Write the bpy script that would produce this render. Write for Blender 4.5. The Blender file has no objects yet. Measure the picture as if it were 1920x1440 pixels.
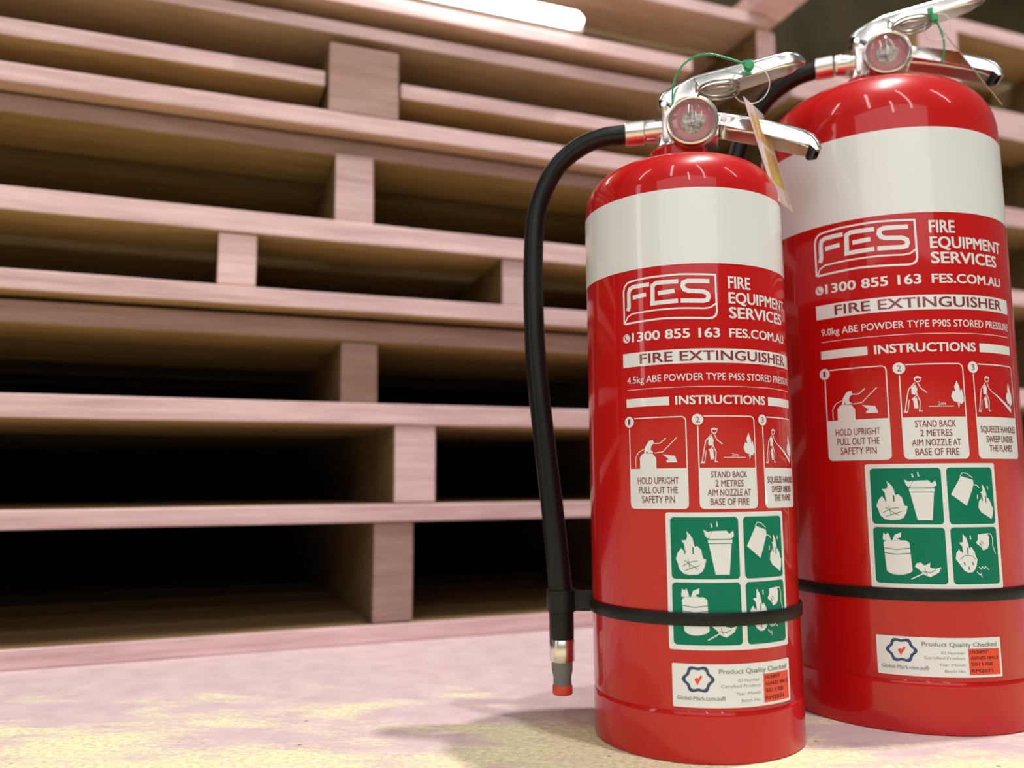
import bpy, bmesh, math, random
from mathutils import Vector, Matrix
from mathutils.geometry import tessellate_polygon
random.seed(7)
C = bpy.context.scene.collection
PI = math.pi
# ---------------------------------------------------------------- camera
cam_d = bpy.data.cameras.new('camera'); cam = bpy.data.objects.new('camera', cam_d); C.objects.link(cam)
cam_d.sensor_width = 36.0; cam_d.lens = 1557.3 / 1920 * 36
cam_d.clip_start = 0.02; cam_d.clip_end = 100
PITCH, ROLL, CAMH = 0.1226, -0.0077, 0.1772
cam.matrix_world = Matrix.Translation((0, 0, CAMH)) @ Matrix.Rotation(PI/2 + PITCH, 4, 'X') @ Matrix.Rotation(ROLL, 4, 'Z')
cam_d.dof.use_dof = True; cam_d.dof.focus_distance = 0.585; cam_d.dof.aperture_fstop = 3.7
bpy.context.scene.camera = cam
# ---------------------------------------------------------------- view, world, lights
vs = bpy.context.scene.view_settings
vs.view_transform = 'Standard'; vs.look = 'None'; vs.gamma = 1; vs.exposure = 0.0; vs.use_curve_mapping = False
w = bpy.data.worlds.new('warehouse_air'); bpy.context.scene.world = w; w.use_nodes = True
w.node_tree.nodes['Background'].inputs[0].default_value = (1.0, 0.93, 0.88, 1)
w.node_tree.nodes['Background'].inputs[1].default_value = 0.13

def area(name, loc, target, sx, sy, power, col=(1, 0.95, 0.9)):
    d = bpy.data.lights.new(name, 'AREA'); d.shape = 'RECTANGLE'; d.size = sx; d.size_y = sy
    d.energy = power; d.color = col
    o = bpy.data.objects.new(name, d); C.objects.link(o); o.location = loc
    o.rotation_euler = (Vector(target) - Vector(loc)).to_track_quat('-Z', 'Y').to_euler()
    return o
area('high_bay_lamp', (0.94, 0.78, 3.6), (0.13, 0.63, 0), 0.10, 0.10, 94, (1, 0.98, 0.96))
area('second_high_bay_lamp', (0.56, 0.14, 3.6), (0.13, 0.63, 0), 0.10, 0.10, 50, (1, 0.98, 0.96))
area('front_fill_light', (-0.2, -4.0, 2.3), (0.1, 0.8, 0.35), 6.0, 2.2, 62, (1, 0.955, 0.985))  # added soft fill behind the camera, brightens the upright faces
area('tall_side_light', (-2.9, -1.1, 1.25), (0.1, 0.7, 0.35), 0.32, 1.9, 7, (1, 0.93, 0.92))
area('tube_lamp_bank', (0.9, -1.6, 2.9), (0.3, 0.8, 0.3), 0.08, 2.2, 8, (1, 0.97, 0.94))
area('tube_lamp_bank_left', (-0.5, -0.9, 2.6), (0.1, 0.8, 0.3), 0.08, 1.6, 6, (1, 0.97, 0.94))
for k, (lx, ly) in enumerate(((-1.6, -0.2), (2.3, -0.6), (0.1, -2.6))):
    area('row_tube_lamp', (lx, ly, 2.7), (0.2, 0.7, 0.3), 0.07, 1.2, 5, (1, 0.97, 0.94))

# ---------------------------------------------------------------- materials
def mat(name, col, rough=0.5, metal=0.0, coat=0.0, spec=0.5, coat_rough=0.05):
    m = bpy.data.materials.new(name); m.use_nodes = True
    b = m.node_tree.nodes['Principled BSDF']
    b.inputs['Base Color'].default_value = (*col, 1); b.inputs['Roughness'].default_value = rough
    b.inputs['Metallic'].default_value = metal; b.inputs['Coat Weight'].default_value = coat
    b.inputs['Coat Roughness'].default_value = coat_rough
    b.inputs['Specular IOR Level'].default_value = spec
    return m
def nodes(m):
    return m.node_tree.nodes, m.node_tree.links, m.node_tree.nodes['Principled BSDF']
def noise_var(m, col_a, col_b, scale, vec='Object', stretch=(1, 1, 1), detail=4, bump=0.0, lo=0.35, hi=0.65, rough_n=0.6):
    n, l, b = nodes(m)
    tc = n.new('ShaderNodeTexCoord'); mp = n.new('ShaderNodeMapping'); mp.inputs['Scale'].default_value = stretch
    nz = n.new('ShaderNodeTexNoise'); nz.inputs['Scale'].default_value = scale; nz.inputs['Detail'].default_value = detail
    nz.inputs['Roughness'].default_value = rough_n
    l.new(tc.outputs[vec], mp.inputs[0]); l.new(mp.outputs[0], nz.inputs['Vector'])
    cr = n.new('ShaderNodeValToRGB'); cr.color_ramp.elements[0].position = lo; cr.color_ramp.elements[1].position = hi
    cr.color_ramp.elements[0].color = (*col_a, 1); cr.color_ramp.elements[1].color = (*col_b, 1)
    l.new(nz.outputs[0], cr.inputs[0]); l.new(cr.outputs[0], b.inputs['Base Color'])
    if bump:
        bp = n.new('ShaderNodeBump'); bp.inputs['Strength'].default_value = bump; bp.inputs['Distance'].default_value = 0.001
        l.new(nz.outputs[0], bp.inputs['Height']); l.new(bp.outputs[0], b.inputs['Normal'])
    return cr
def wood(name, a, b_, rough=0.75):
    m = mat(name, a, rough, spec=0.25)
    cr = noise_var(m, a, b_, 9, stretch=(1, 6, 14), detail=6, bump=0.5, lo=0.3, hi=0.72)
    n, l, b = nodes(m)                                 # per-board tone
    oi = n.new('ShaderNodeObjectInfo'); mr = n.new('ShaderNodeMapRange')
    mr.inputs['To Min'].default_value = 0.84; mr.inputs['To Max'].default_value = 1.1
    l.new(oi.outputs['Random'], mr.inputs['Value'])
    mx = n.new('ShaderNodeMix'); mx.data_type = 'RGBA'; mx.blend_type = 'MULTIPLY'; mx.inputs['Factor'].default_value = 1
    l.new(cr.outputs[0], mx.inputs['A']); l.new(mr.outputs[0], mx.inputs['B']); l.new(mx.outputs['Result'], b.inputs['Base Color'])
    # random offset so that boards do not repeat
    for nd in n:
        if nd.type == 'MAPPING':
            cb = n.new('ShaderNodeCombineXYZ'); ml = n.new('ShaderNodeMath'); ml.operation = 'MULTIPLY'; ml.inputs[1].default_value = 50
            l.new(oi.outputs['Random'], ml.inputs[0])
            for i in range(3): l.new(ml.outputs[0], cb.inputs[i])
            l.new(cb.outputs[0], nd.inputs['Location'])
    return m
RED = mat('red_enamel', (0.52, 0.006, 0.006), 0.30, 0, 0.7, spec=0.15)
RED_DARK = mat('label_red', (0.52, 0.006, 0.010), 0.3, 0, 0.7, spec=0.15)
PRINT_RED = mat('print_dark_red', (0.23, 0.02, 0.03), 0.4, 0, 0.6)
WHITE = mat('label_white', (0.775, 0.80, 0.85), 0.32, 0, 0.5)
GREEN = mat('sign_green', (0.0, 0.185, 0.105), 0.45, 0, 0.0, spec=0.2)
GREEN_D = mat('sign_green_lines', (0.02, 0.18, 0.11), 0.4)
NAVY = mat('navy_print', (0.03, 0.06, 0.16), 0.4)
GREY_T = mat('grey_print', (0.22, 0.24, 0.25), 0.5)
REDBOX = mat('orange_red_print', (0.80, 0.07, 0.03), 0.4)
BLACKR = mat('black_print', (0.12, 0.01, 0.01), 0.5)
RUBBER = mat('black_rubber', (0.004, 0.0055, 0.005), 0.32, 0, 0.0, spec=0.32)
STRAP = mat('black_plastic', (0.007, 0.008, 0.006), 0.42, spec=0.3)
CHROME = mat('chrome', (0.86, 0.86, 0.83), 0.20, 1)
SATIN = mat('satin_nickel', (0.80, 0.74, 0.71), 0.26, 1)
STEEL = mat('dull_steel', (0.36, 0.32, 0.27), 0.35, 1)
GREYP = mat('grey_plastic', (0.17, 0.18, 0.17), 0.5)
ORANGE = mat('orange_red_plastic', (0.70, 0.07, 0.035), 0.45)
GREENP = mat('green_plastic', (0.0, 0.34, 0.12), 0.35, 0, 0.3)
DIAL = mat('dial_pink', (0.74, 0.31, 0.35), 0.5)
DIALC = mat('dial_grey', (0.50, 0.47, 0.43), 0.4)
noise_var(DIALC, (0.24, 0.22, 0.20), (0.72, 0.68, 0.62), 260, detail=2)
NYLON = mat('clear_nylon', (0.70, 0.66, 0.62), 0.3)
CARD = mat('card_pink', (0.62, 0.47, 0.46), 0.7)
noise_var(CARD, (0.52, 0.38, 0.39), (0.68, 0.52, 0.48), 90)
CARD_O = mat('card_orange', (0.62, 0.30, 0.12), 0.7)
noise_var(CARD_O, (0.52, 0.24, 0.11), (0.62, 0.40, 0.12), 70)
CARD_Y = mat('card_yellow', (0.60, 0.40, 0.08), 0.7)
noise_var(CARD_Y, (0.48, 0.28, 0.12), (0.60, 0.44, 0.06), 110)
GLASS = mat('clear_lens', (1, 1, 1), 0.02, 0, 0)
nodes(GLASS)[2].inputs['Transmission Weight'].default_value = 1; nodes(GLASS)[2].inputs['IOR'].default_value = 1.45
TUBE = mat('lamp_tube', (1, 1, 1), 0.4)
nodes(TUBE)[2].inputs['Emission Color'].default_value = (1, 1, 0.97, 1); nodes(TUBE)[2].inputs['Emission Strength'].default_value = 6
LAMPBODY = mat('lamp_body', (0.55, 0.55, 0.5), 0.5)
EDGE = wood('sawn_edge_wood', (0.55, 0.35, 0.36), (0.80, 0.59, 0.575))
MID = wood('shaded_edge_wood', (0.30, 0.185, 0.155), (0.44, 0.29, 0.25))  # darker copy of the edge wood, shade painted in for set-back ends
FACE = wood('shade_brown_face_wood', (0.34, 0.21, 0.08), (0.50, 0.33, 0.16))  # browner broad faces, with the tone of shaded undersides painted in
PALE = wood('lit_face_wood', (0.50, 0.32, 0.20), (0.68, 0.46, 0.34))  # lighter copy of the face wood, light on upper undersides painted in
DEEP = wood('shaded_inner_wood', (0.13, 0.08, 0.03), (0.22, 0.14, 0.06))  # darkened copy for inner boards, the shade of the gaps painted in

def floor_material():
    m = mat('painted_concrete', (0.6, 0.45, 0.46), 0.62, spec=0.3)
    n, l, b = nodes(m)
    tc = n.new('ShaderNodeTexCoord')
    def nz(scale, detail, stretch=(1, 1, 1), rough=0.6):
        mp = n.new('ShaderNodeMapping'); mp.inputs['Scale'].default_value = stretch
        mp.inputs['Rotation'].default_value = (0, 0, 0.25)
        t = n.new('ShaderNodeTexNoise'); t.inputs['Scale'].default_value = scale; t.inputs['Detail'].default_value = detail
        t.inputs['Roughness'].default_value = rough
        l.new(tc.outputs['Object'], mp.inputs[0]); l.new(mp.outputs[0], t.inputs['Vector']); return t.outputs[0]
    def ramp(src, a, b_, p0, p1):
        c = n.new('ShaderNodeValToRGB'); c.color_ramp.elements[0].position = p0; c.color_ramp.elements[1].position = p1
        c.color_ramp.elements[0].color = (*a, 1); c.color_ramp.elements[1].color = (*b_, 1); l.new(src, c.inputs[0]); return c.outputs[0]
    def mth(op, a, b_):
        k = n.new('ShaderNodeMath'); k.operation = op
        for i, v in enumerate((a, b_)):
            if hasattr(v, 'links'): l.new(v, k.inputs[i])
            else: k.inputs[i].default_value = v
        return k.outputs[0]
    pink = ramp(nz(34, 6), (0.54, 0.395, 0.42), (0.67, 0.52, 0.515), 0.3, 0.7)
    yellow = ramp(nz(230, 4), (0.60, 0.51, 0.37), (0.88, 0.84, 0.50), 0.3, 0.65)
    # overlit floor tone painted as yellow blotches, broken up by streaks and fine grain
    big = nz(4.2, 3, (1, 2.2, 1)); fine = nz(150, 5, (1, 1.6, 1), 0.75); mid = nz(26, 4, (0.6, 2.4, 1))
    s = mth('ADD', mth('ADD', mth('MULTIPLY', big, 1.5), mth('MULTIPLY', fine, 0.55)), mth('MULTIPLY', mid, 0.6))
    # the painted brightness grows towards the viewer's side
    sx = n.new('ShaderNodeSeparateXYZ'); l.new(tc.outputs['Object'], sx.inputs[0])
    g = n.new('ShaderNodeMapRange'); g.inputs['From Min'].default_value = 0.95; g.inputs['From Max'].default_value = 0.45
    g.inputs['To Min'].default_value = -0.60; g.inputs['To Max'].default_value = 0.42; l.new(sx.outputs[1], g.inputs['Value'])
    s = mth('ADD', s, g.outputs[0])
    mask = ramp(s, (0, 0, 0), (1, 1, 1), 0.30, 1)
    mr = n.new('ShaderNodeMapRange'); mr.inputs['From Min'].default_value = 1.26; mr.inputs['From Max'].default_value = 1.48
    l.new(s, mr.inputs['Value'])
    mx = n.new('ShaderNodeMix'); mx.data_type = 'RGBA'; l.new(mr.outputs[0], mx.inputs['Factor'])
    l.new(pink, mx.inputs['A']); l.new(yellow, mx.inputs['B'])
    # small dark pits and grit
    vo = n.new('ShaderNodeTexVoronoi'); vo.inputs['Scale'].default_value = 34; l.new(tc.outputs['Object'], vo.inputs['Vector'])
    pit = n.new('ShaderNodeMapRange'); pit.inputs['From Min'].default_value = 0.035; pit.inputs['From Max'].default_value = 0.065
    l.new(vo.outputs['Distance'], pit.inputs['Value'])
    mx2 = n.new('ShaderNodeMix'); mx2.data_type = 'RGBA'; l.new(pit.outputs[0], mx2.inputs['Factor'])
    mx2.inputs['A'].default_value = (0.24, 0.17, 0.15, 1); l.new(mx.outputs['Result'], mx2.inputs['B'])
    l.new(mx2.outputs['Result'], b.inputs['Base Color'])
    bp = n.new('ShaderNodeBump'); bp.inputs['Strength'].default_value = 0.4; bp.inputs['Distance'].default_value = 0.0008
    l.new(fine, bp.inputs['Height']); l.new(bp.outputs[0], b.inputs['Normal'])
    return m
FLOOR = floor_material()
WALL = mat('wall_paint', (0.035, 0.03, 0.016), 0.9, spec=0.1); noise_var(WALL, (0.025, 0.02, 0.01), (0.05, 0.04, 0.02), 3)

# ---------------------------------------------------------------- helpers
def obj(name, bm, mats, parent=None, smooth=None):
    me = bpy.data.meshes.new(name)
    bmesh.ops.recalc_face_normals(bm, faces=bm.faces[:]) if smooth != 'keep' else None
    bm.to_mesh(me); bm.free()
    for m in (mats if isinstance(mats, (list, tuple)) else [mats]): me.materials.append(m)
    if smooth:
        me.shade_smooth()
        if smooth != 'keep' and smooth is not True: me.set_sharp_from_angle(angle=math.radians(smooth))
    o = bpy.data.objects.new(name, me); C.objects.link(o)
    if parent: o.parent = parent
    return o
def thing(name, label, cat, loc, rotz, group=None):
    o = bpy.data.objects.new(name, None); C.objects.link(o); o.empty_display_size = 0.02
    o.location = loc; o.rotation_euler = (0, 0, rotz); o['label'] = label; o['category'] = cat
    if group: o['group'] = group
    return o
def lathe(bm, prof, seg=96, axis='Z', at=(0, 0, 0), mi=0):
    rings = []
    for r, h in prof:
        if r < 1e-6:
            p = {'Z': (0, 0, h), 'X': (h, 0, 0), 'Y': (0, h, 0)}[axis]
            rings.append([bm.verts.new(Vector(p) + Vector(at))]); continue
        ring = []
        for i in range(seg):
            a = 2*PI*i/seg; c, s = r*math.cos(a), r*math.sin(a)
            p = {'Z': (c, s, h), 'X': (h, c, s), 'Y': (c, h, s)}[axis]
            ring.append(bm.verts.new(Vector(p) + Vector(at)))
        rings.append(ring)
    for a, b in zip(rings, rings[1:]):
        if len(a) == 1 and len(b) == 1: continue
        for i in range(seg):
            j = (i+1) % seg
            if len(a) == 1: f = bm.faces.new((a[0], b[i], b[j]))
            elif len(b) == 1: f = bm.faces.new((a[i], a[j], b[0]))
            else: f = bm.faces.new((a[i], a[j], b[j], b[i]))
            f.material_index = mi
def box(bm, lo, hi, bevel=0.0, mi=0, taper=None):
    x0, y0, z0 = lo; x1, y1, z1 = hi
    v = [bm.verts.new(p) for p in ((x0,y0,z0),(x1,y0,z0),(x1,y1,z0),(x0,y1,z0),(x0,y0,z1),(x1,y0,z1),(x1,y1,z1),(x0,y1,z1))]
    fs = [bm.faces.new([v[i] for i in q]) for q in ((0,3,2,1),(4,5,6,7),(0,1,5,4),(1,2,6,5),(2,3,7,6),(3,0,4,7))]
    for f in fs: f.material_index = mi
    if bevel:
        es = list({e for f in fs for e in f.edges})
        bmesh.ops.bevel(bm, geom=es, offset=bevel, segments=2, affect='EDGES', profile=0.6)
    return fs
def catmull(pts, n=8):
    P = [Vector(p) for p in pts]; P = [2*P[0]-P[1]] + P + [2*P[-1]-P[-2]]; out = []
    for i in range(1, len(P)-2):
        for k in range(n):
            t = k/n; a, b, c, d = P[i-1], P[i], P[i+1], P[i+2]
            out.append(0.5*((2*b)+(c-a)*t+(2*a-5*b+4*c-d)*t*t+(3*b-a-3*c+d)*t**3))
    out.append(P[-2]); return out
def tube(bm, pts, r, seg=20, sm=8, caps=True, flat=1.0, closed=False):
    path = catmull(pts, sm) if sm else [Vector(p) for p in pts]
    N = len(path); rad = r if callable(r) else (lambda t: r)
    up = None; rings = []
    for i, p in enumerate(path):
        if closed: t = (path[(i+1) % N] - path[i-1]).normalized()
        else: t = (path[min(i+1, N-1)] - path[max(i-1, 0)]).normalized()
        if up is None:
            up = Vector((0, 1, 0)) if abs(t.y) < 0.9 else Vector((0, 0, 1))
        up = (up - t*up.dot(t)).normalized(); s = t.cross(up)
        R = rad(i/max(1, N-1))
        rings.append([bm.verts.new(p + up*R*math.cos(2*PI*k/seg) + s*R*flat*math.sin(2*PI*k/seg)) for k in range(seg)])
    for a, b in list(zip(rings, rings[1:])) + ([(rings[-1], rings[0])] if closed else []):
        for k in range(seg): bm.faces.new((a[k], a[(k+1) % seg], b[(k+1) % seg], b[k]))
    if caps and not closed: bm.faces.new(rings[0][::-1]); bm.faces.new(rings[-1])
def channel(bm, stations, t=0.0013, rc=0.003):
    """U-shaped pressed-steel lever, open underneath; stations = (x, z_top, flange height, width)."""
    secs = []
    N = len(stations)
    for i, (x, z, h, wd) in enumerate(stations):
        a = stations[max(i-1, 0)]; b = stations[min(i+1, N-1)]
        d = Vector((b[0]-a[0], 0, b[1]-a[1])).normalized(); up = Vector((-d.z, 0, d.x))
        if up.z < 0: up = -up
        o = Vector((x, 0, z)); hw = wd/2; q = min(rc, hw*0.6, h*0.6)
        def prof(hw, top, q):
            L = [(-hw, -h), (-hw, -q+top)]
            for k in (1, 2, 3): L.append((-hw+q-q*math.cos(PI/2*k/3.), top-q+q*math.sin(PI/2*k/3.)))
            R_ = [(-y, z_) for y, z_ in reversed(L)]
            return L + R_
        outer = prof(hw, 0, q); inner = prof(hw-t, -t, max(q-t, 0.0004))
        pts = outer + inner[::-1]
        secs.append([bm.verts.new(o + Vector((0, y, 0)) + up*zz) for y, zz in pts])
    n = len(secs[0])
    for a, b in zip(secs, secs[1:]):
        for k in range(n): bm.faces.new((a[k], a[(k+1) % n], b[(k+1) % n], b[k]))
    m = n//2
    for s_ in (secs[0], secs[-1]):
        for k in range(m-1): bm.faces.new((s_[k], s_[k+1], s_[n-2-k], s_[n-1-k]))

# ---- flat print laid on a curved wall: 2D in millimetres (s along the wall, z up)
class Print:
    def __init__(self, radius, lift, fx=lambda s: s, fz=lambda z: z):
        self.R = radius; self.lift = lift; self.bm = bmesh.new(); self.fx = fx; self.fz = fz
    def poly(self, pts, holes=(), mi=0, lay=0):
        loops = [[Vector((p[0], p[1], 0)) for p in L] for L in ([pts] + list(holes))]
        flat = [p for L in loops for p in L]
        tris = tessellate_polygon(loops)
        vs_ = [self.bm.verts.new((self.fx(p.x), lay, self.fz(p.y))) for p in flat]
        for t in tris:
            try: f = self.bm.faces.new([vs_[i] for i in t]); f.material_index = mi
            except ValueError: pass
    def rect(self, s0, z0, s1, z1, mi=0, lay=0): self.poly([(s0, z0), (s1, z0), (s1, z1), (s0, z1)], mi=mi, lay=lay)
    @staticmethod
    def rr(s0, z0, s1, z1, r, corners=(1, 1, 1, 1)):
        out = []
        for k, (cx, cz, a0) in enumerate(((s0+r, z0+r, 180), (s1-r, z0+r, 270), (s1-r, z1-r, 0), (s0+r, z1-r, 90))):
            if corners[k]:
                for j in range(6): a = math.radians(a0+18*j); out.append((cx+r*math.cos(a), cz+r*math.sin(a)))
            else: out.append(((s0, s1, s1, s0)[k], (z0, z0, z1, z1)[k]))
        return out
    def circ(self, c, z, r, mi=0, lay=0, n=24, hole=0):
        P = [(c+r*math.cos(2*PI*k/n), z+r*math.sin(2*PI*k/n)) for k in range(n)]
        H = [[(c+hole*math.cos(2*PI*k/n), z+hole*math.sin(2*PI*k/n)) for k in range(n)]] if hole else ()
        self.poly(P, H, mi, lay)
    def stroke(self, pts, wd, mi=0, lay=0):
        P = [Vector(p) for p in pts]; L, R_ = [], []
        for i, p in enumerate(P):
            if i == 0: d = (P[1]-P[0]).normalized(); nrm = Vector((-d.y, d.x)); k = 1
            elif i == len(P)-1: d = (P[-1]-P[-2]).normalized(); nrm = Vector((-d.y, d.x)); k = 1
            else:
                d0 = (P[i]-P[i-1]).normalized(); d1 = (P[i+1]-P[i]).normalized(); t = (d0+d1)
                if t.length < 1e-4: t = d0
                t.normalize(); nrm = Vector((-t.y, t.x)); k = min(1/max(nrm.dot(Vector((-d0.y, d0.x))), 0.4), 2)
            L.append(p+nrm*wd/2*k); R_.append(p-nrm*wd/2*k)
        for i in range(len(P)-1):
            self.poly([L[i], R_[i], R_[i+1], L[i+1]], mi=mi, lay=lay)
    def text(self, body, s0, s1, z0, z1, mi=0, lay=0, bold=0.0, rot=False):
        cu = bpy.data.curves.new('lettering', 'FONT'); cu.body = body; cu.size = 1; cu.resolution_u = 3
        o = bpy.data.objects.new('lettering', cu)
        C.objects.link(o); dg = bpy.context.evaluated_depsgraph_get(); me = bpy.data.meshes.new_from_object(o.evaluated_get(dg))
        xs = [v.co.x for v in me.vertices]; ys = [v.co.y for v in me.vertices]
        x0, x1 = min(xs), max(xs)
        low = min(ys) if min(ys) > -0.08 else 0.0
        y0, y1 = low, max(ys)
        if rot: f = lambda x, y: (s0+(s1-s0)*(y-y0)/(y1-y0), z0+(z1-z0)*(x-x0)/(x1-x0))
        else: f = lambda x, y: (s0+(s1-s0)*(x-x0)/(x1-x0), z0+(z1-z0)*(y-y0)/(y1-y0))
        k = bold*0.8                                   # heavier strokes: the same letters laid again a hair to each side
        for ii, (dx, dy) in enumerate([(-k, -k), (k, -k), (k, k), (-k, k), (-k, 0), (k, 0), (0, 0)] if bold > 0.006 else [(0, 0)]):
            vs_ = []
            for v in me.vertices:
                s, z = f(v.co.x+dx, v.co.y+dy*0.6); vs_.append(self.bm.verts.new((self.fx(s), lay+ii*0.3, self.fz(z))))
            for p in me.polygons:
                try: q = self.bm.faces.new([vs_[i] for i in p.vertices]); q.material_index = mi
                except ValueError: pass
        bpy.data.objects.remove(o); bpy.data.curves.remove(cu); bpy.data.meshes.remove(me)
    def build(self, name, mats, parent):
        bm = self.bm; xs = [v.co.x for v in bm.verts]; step = 3.0
        k = math.ceil(min(xs)/step)
        while k*step < max(xs):
            bmesh.ops.bisect_plane(bm, geom=bm.verts[:]+bm.edges[:]+bm.faces[:], plane_co=(k*step, 0, 0), plane_no=(1, 0, 0)); k += 1
        for v in bm.verts:
            s, lay, z = v.co; r = self.R + self.lift + lay*0.06; a = s/self.R
            v.co = (r*math.sin(a)/1000, -r*math.cos(a)/1000, z/1000)
        for f in bm.faces:
            c = f.calc_center_median()
            if f.normal.length == 0: f.normal_update()
            f.normal_update()
            if f.normal.dot(Vector((c.x, c.y, 0))) < 0: f.normal_flip()
        o = obj(name, bm, mats, parent, smooth='keep')
        me = o.data                                    # normals of the wall underneath, so the gloss runs on unbroken
        me.normals_split_custom_set([Vector((me.vertices[lp.vertex_index].co.x, me.vertices[lp.vertex_index].co.y, 0)).normalized() for lp in me.loops])
        return o

# ---------------------------------------------------------------- the setting
bm = bmesh.new(); box(bm, (-6, -6, -0.05), (6, 6, 0))
fl = obj('floor', bm, FLOOR); fl['kind'] = 'structure'
PHI = math.radians(21); FD = Vector((math.cos(PHI), math.sin(PHI), 0)); ND = Vector((-math.sin(PHI), math.cos(PHI), 0))
STACK = ND*0.97
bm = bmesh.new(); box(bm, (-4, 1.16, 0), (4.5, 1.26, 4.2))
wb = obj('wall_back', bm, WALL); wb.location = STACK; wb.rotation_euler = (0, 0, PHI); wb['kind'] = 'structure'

# ---------------------------------------------------------------- pallets (u along the face, v into the stack)
def plank(name, parent, u0, u1, v0, v1, z0, z1, edge=EDGE, face=FACE, wob=0.0012, bev=0.0012):
    """one sawn board or bearer: pale sawn edges and ends, darker broad faces"""
    bm = bmesh.new()
    du, dv, dz = u1-u0, v1-v0, z1-z0
    n = 7; long_u = du >= dv
    r = lambda: random.uniform(-wob, wob)*(0.5)
    rings = []
    for i in range(n+1):
        t = i/n
        if long_u:
            u = u0+du*t; rings.append([bm.verts.new((u, a+r()*k, b+r()*k2)) for a, b, k, k2 in ((v0, z0, 1, .7), (v1, z0, 1, .7), (v1, z1, 1, .7), (v0, z1, 1, .7))])
        else:
            v = v0+dv*t; rings.append([bm.verts.new((a+r(), v, b+r()*.7)) for a, b in ((u0, z0), (u1, z0), (u1, z1), (u0, z1))])
    for a, b in zip(rings, rings[1:]):
        for k in range(4): bm.faces.new((a[k], a[(k+1) % 4], b[(k+1) % 4], b[k]))
    bm.faces.new(rings[0][::-1]); bm.faces.new(rings[-1])
    bmesh.ops.recalc_face_normals(bm, faces=bm.faces[:])
    for f in bm.faces:
        f.normal_update(); nn = f.normal
        if long_u: f.material_index = 1 if abs(nn.z) > 0.7 else 0
        else: f.material_index = 0 if abs(nn.y) > 0.7 else 1
    if bev:
        es = [e for e in bm.edges if len(e.link_faces) == 2 and e.calc_face_angle(0) > 0.8]
        bmesh.ops.bevel(bm, geom=es, offset=bev, segments=1, affect='EDGES')
    return obj(name, bm, [edge, face], parent)
LABEL_A = 'stack of wooden pallets'
def pallet(label, group='wooden pallets stacked behind the extinguishers'):
    return thing('wooden_pallet', label, 'pallet', STACK, PHI, group)
def deck(p, name, u0, u1, z0, z1, v_first=0.0, width=0.10, gap=0.045, depth=1.1, edge=EDGE, first_w=None, face=None):
    v = v_first; i = 0
    while v < depth - 0.05:
        wd = (first_w if (i == 0 and first_w) else width)*random.uniform(0.94, 1.06)
        j = random.uniform(-0.0004, 0.0004)
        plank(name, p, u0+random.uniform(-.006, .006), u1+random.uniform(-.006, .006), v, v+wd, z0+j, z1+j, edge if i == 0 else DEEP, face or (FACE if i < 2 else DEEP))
        v += wd+gap; i += 1
def bearers(p, us, z0, z1, v0=0.004, depth=1.1, wd=0.045, edge=EDGE):
    for u in us:
        ww = wd if not isinstance(u, tuple) else u[1]; u_ = u if not isinstance(u, tuple) else u[0]
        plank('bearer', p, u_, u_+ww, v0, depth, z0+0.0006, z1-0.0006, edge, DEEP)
UA, UB = -0.64, 0.66           # first stack
# pallet 1, on the floor
p = pallet('lowest wooden pallet of the stack, its bottom board lying on the pale floor')
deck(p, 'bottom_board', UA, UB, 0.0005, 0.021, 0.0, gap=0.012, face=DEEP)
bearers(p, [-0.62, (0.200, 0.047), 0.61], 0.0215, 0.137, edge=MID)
deck(p, 'deck_board', UA, UB, 0.1375, 0.1575, 0.0)
# pallet 2
p = pallet('second wooden pallet from the floor, with one bearer end left of the black hose')
bearers(p, [-0.60, (0.223, 0.050), 0.60], 0.159, 0.251, v0=0.0)
deck(p, 'deck_board', UA, UB, 0.2515, 0.2755, -0.002)
# pallet 3
p = pallet('third wooden pallet from the floor, its shaded deck set back under a bright board')
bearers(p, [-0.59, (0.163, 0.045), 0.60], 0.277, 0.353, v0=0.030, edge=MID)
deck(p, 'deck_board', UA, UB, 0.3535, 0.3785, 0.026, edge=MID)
# pallet 4
p = pallet('fourth wooden pallet from the floor, a shallow one with two bearer ends in view')
deck(p, 'bottom_board', UA, UB, 0.3845, 0.4055, 0.0, gap=0.25)
bearers(p, [-0.60, (0.018, 0.042), (0.362, 0.044), 0.605], 0.406, 0.468)
deck(p, 'deck_board', UA, UB, 0.4685, 0.494, 0.0, face=FACE)
# pallet 5
p = pallet('fifth wooden pallet from the floor, with its shaded deck edge beneath a long bright board')
bearers(p, [-0.60, (0.150, 0.046), 0.61], 0.495, 0.583, v0=0.012)
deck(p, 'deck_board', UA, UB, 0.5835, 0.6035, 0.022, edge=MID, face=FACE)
# pallet 6 with broad blocks
p = pallet('sixth wooden pallet from the floor, with a broad square block at its middle')
deck(p, 'bottom_board', UA, UB, 0.608, 0.6295, 0.0, gap=0.25, face=PALE)
for u0 in (-0.62, 0.138):
    for v0 in (0.0, 0.45, 0.95):
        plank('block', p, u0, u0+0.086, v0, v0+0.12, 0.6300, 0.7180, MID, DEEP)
plank('stringer_board', p, UA, 0.134, 0.006, 0.10, 0.663, 0.682); plank('stringer_board', p, 0.228, UB, 0.006, 0.10, 0.663, 0.682)
for v in (0.45, 0.95): plank('stringer_board', p, UA, UB, v, v+0.10, 0.7186, 0.736)
deck(p, 'deck_board', UA, UB, 0.7365, 0.754, 0.012, gap=0.012, face=PALE)
# pallet 7
p = pallet('seventh wooden pallet from the floor, directly under the glowing white tube')
deck(p, 'bottom_board', UA, UB, 0.772, 0.7925, 0.0, gap=0.2, face=PALE)
bearers(p, [-0.60, (0.035, .05), 0.60], 0.7925, 0.846, v0=0.30)
deck(p, 'deck_board', UA, 0.80, 0.868, 0.886, 0.0, gap=0.014, face=PALE)
bearers(p, [(0.778, 0.030)], 0.7935, 0.8675, v0=0.006)
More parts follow.
